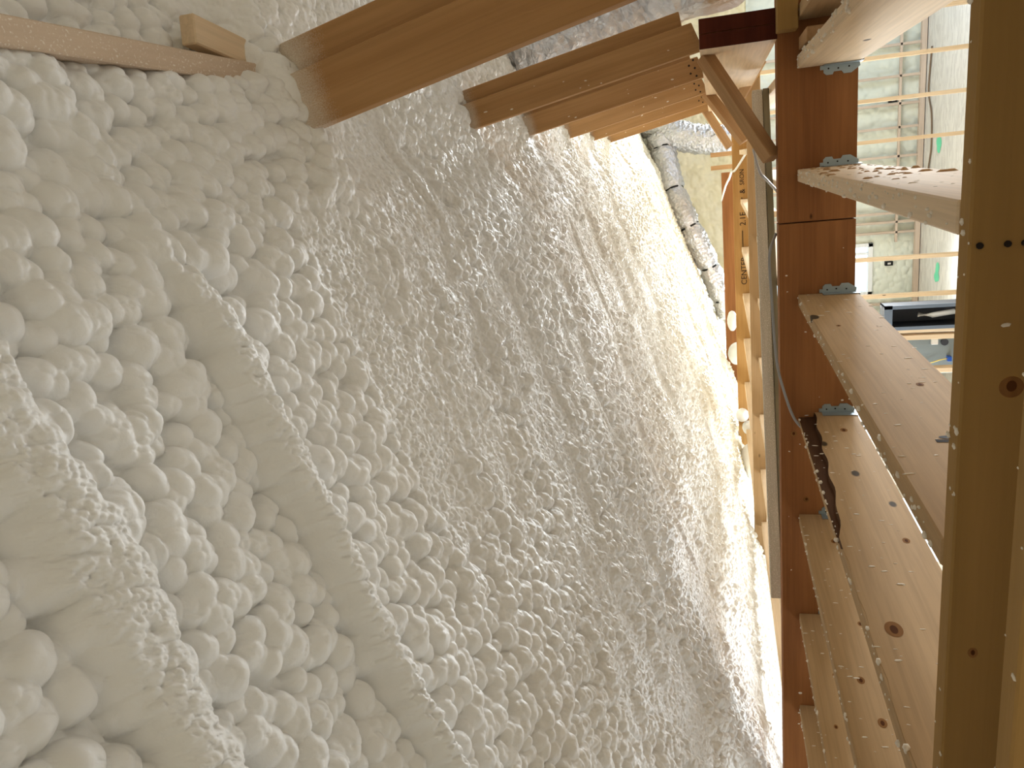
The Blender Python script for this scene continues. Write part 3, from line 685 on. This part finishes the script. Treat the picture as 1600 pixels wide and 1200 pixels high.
# green paint marks on the floor
M_GREEN = plain('green_marking_paint', (110, 215, 170), .6)
for (x_, y_, lab) in ((-.132, 10.75, 'green paint mark on the lower floor, upper one'), (-1.69, 10.6, 'green paint mark on the lower floor, lower one')):
    bm = bmesh.new()
    for i in range(5):
        bmesh.ops.create_circle(bm, cap_ends=True, segments=12, radius=1, matrix=Matrix.Translation((rnd.uniform(-.09, .09), rnd.uniform(-.05, .05), .002+.0004*i)) @ Matrix.Rotation(rnd.uniform(-.3, .3), 4, 'Z') @ Matrix.Diagonal((.06, .08, 1, 1)))
    o = bmobj('paint_mark', bm, M_GREEN); o.location = V(x_, y_, -2.63); tag(o, lab, 'paint mark', 'green paint marks')
cable([(1.0, 11.2, -2.615), (.5, 11.28, -2.615), (.2, 11.1, -2.615), (-.2, 11.05, -2.615), (-.5, 11.15, -2.615), (-1.0, 11.1, -2.615)], .01, plain('brown_cable', (120, 100, 80)), 'thin brown cord lying on the lower floor along the far wall')

# --- open dark steel cabinet, studs, grey metal panel, seen through the joists
M_DKM = plain('dark_enamel', (52, 54, 60), .45, .5, .2); M_BLM = plain('bluish_steel', (110, 120, 132), .4, .5, .4); M_GRM = plain('grey_sheet_metal', (128, 136, 136), .45, .4, .3)
cb = empty('steel_cabinet'); cb.location = V(-1.400, 6.56, -1.62); tag(cb, 'open dark steel cabinet between studs on the lower floor', 'cabinet')
bm = bmesh.new()
for lo, hi in (((-.085, 0, -.35), (-.075, .22, .35)), ((.075, 0, -.35), (.085, .22, .35)), ((-.085, 0, .34), (.085, .22, .35)), ((-.085, 0, -.35), (.085, .22, -.34)), ((-.085, .21, -.35), (.085, .22, .35))): addbox(bm, lo, hi, .001)
bmobj('case', bm, M_DKM, cb)
bm = bmesh.new()
for lo, hi in (((-.1, -.012, -.36), (-.072, 0, .36)), ((.072, -.012, -.36), (.1, 0, .36)), ((-.1, -.012, .3), (.1, 0, .36)), ((-.1, -.012, -.36), (.1, 0, -.33))): addbox(bm, lo, hi, .001)
bmobj('flange', bm, M_BLM, cb)
bmobj('document_roll', tube_bm([Vector((.02, .06, -.16)), Vector((.0, .05, .0)), Vector((.01, .06, .1))], .022, 12), M_CABLE, cb, True)
for (x_, w_, lab) in ((-1.455+.0, .038, 'upper of two pale studs beside the dark cabinet'), (-1.515, .038, 'lower of two pale studs beside the dark cabinet'), (-1.79, .038, 'pale stud below the grey metal panel')):
    board('jamb_stud', (x_-.05, 6.60, -2.6), (x_-.05, 6.60, -.45), .089, w_, (0, 1, 0), M_PINEP, lab, 'stud', 'pale studs round the grey panel')
gpn = empty('metal_panel'); gpn.location = V(-1.72, 6.75, -1.6); tag(gpn, 'grey sheet metal panel with white switch box and blue connector', 'panel')
bm = bmesh.new(); addbox(bm, (-.20, 0, -.9), (.12, .05, .9), .004); bmobj('sheet', bm, M_GRM, gpn)
bm = bmesh.new(); addbox(bm, (.05, -.03, -.10), (.095, 0, -.05), .003); bmobj('switch_box', bm, M_CABLE, gpn)
bm = bmesh.new(); bmesh.ops.create_cone(bm, cap_ends=True, segments=18, radius1=.028, radius2=.028, depth=.02, matrix=Matrix.Translation((.065, -.01, -.15)) @ Matrix.Rotation(math.pi/2, 4, 'X')); bmobj('knockout', bm, M_DKM, gpn)
bm = bmesh.new(); addbox(bm, (-.09, -.05, -.20), (-.05, 0, -.17), .003); bmobj('connector', bm, plain('blue_plastic', (40, 80, 160), .4), gpn)
bmobj('yellow_wire', tube_bm(smoothpath([Vector((-.07, -.03, -.17)), Vector((-.075, -.04, -.12)), Vector((-.10, -.03, -.05)), Vector((-.11, -.01, .02))], 6), .004, 6), plain('yellow_insulation', (220, 190, 90), .5), gpn, True)
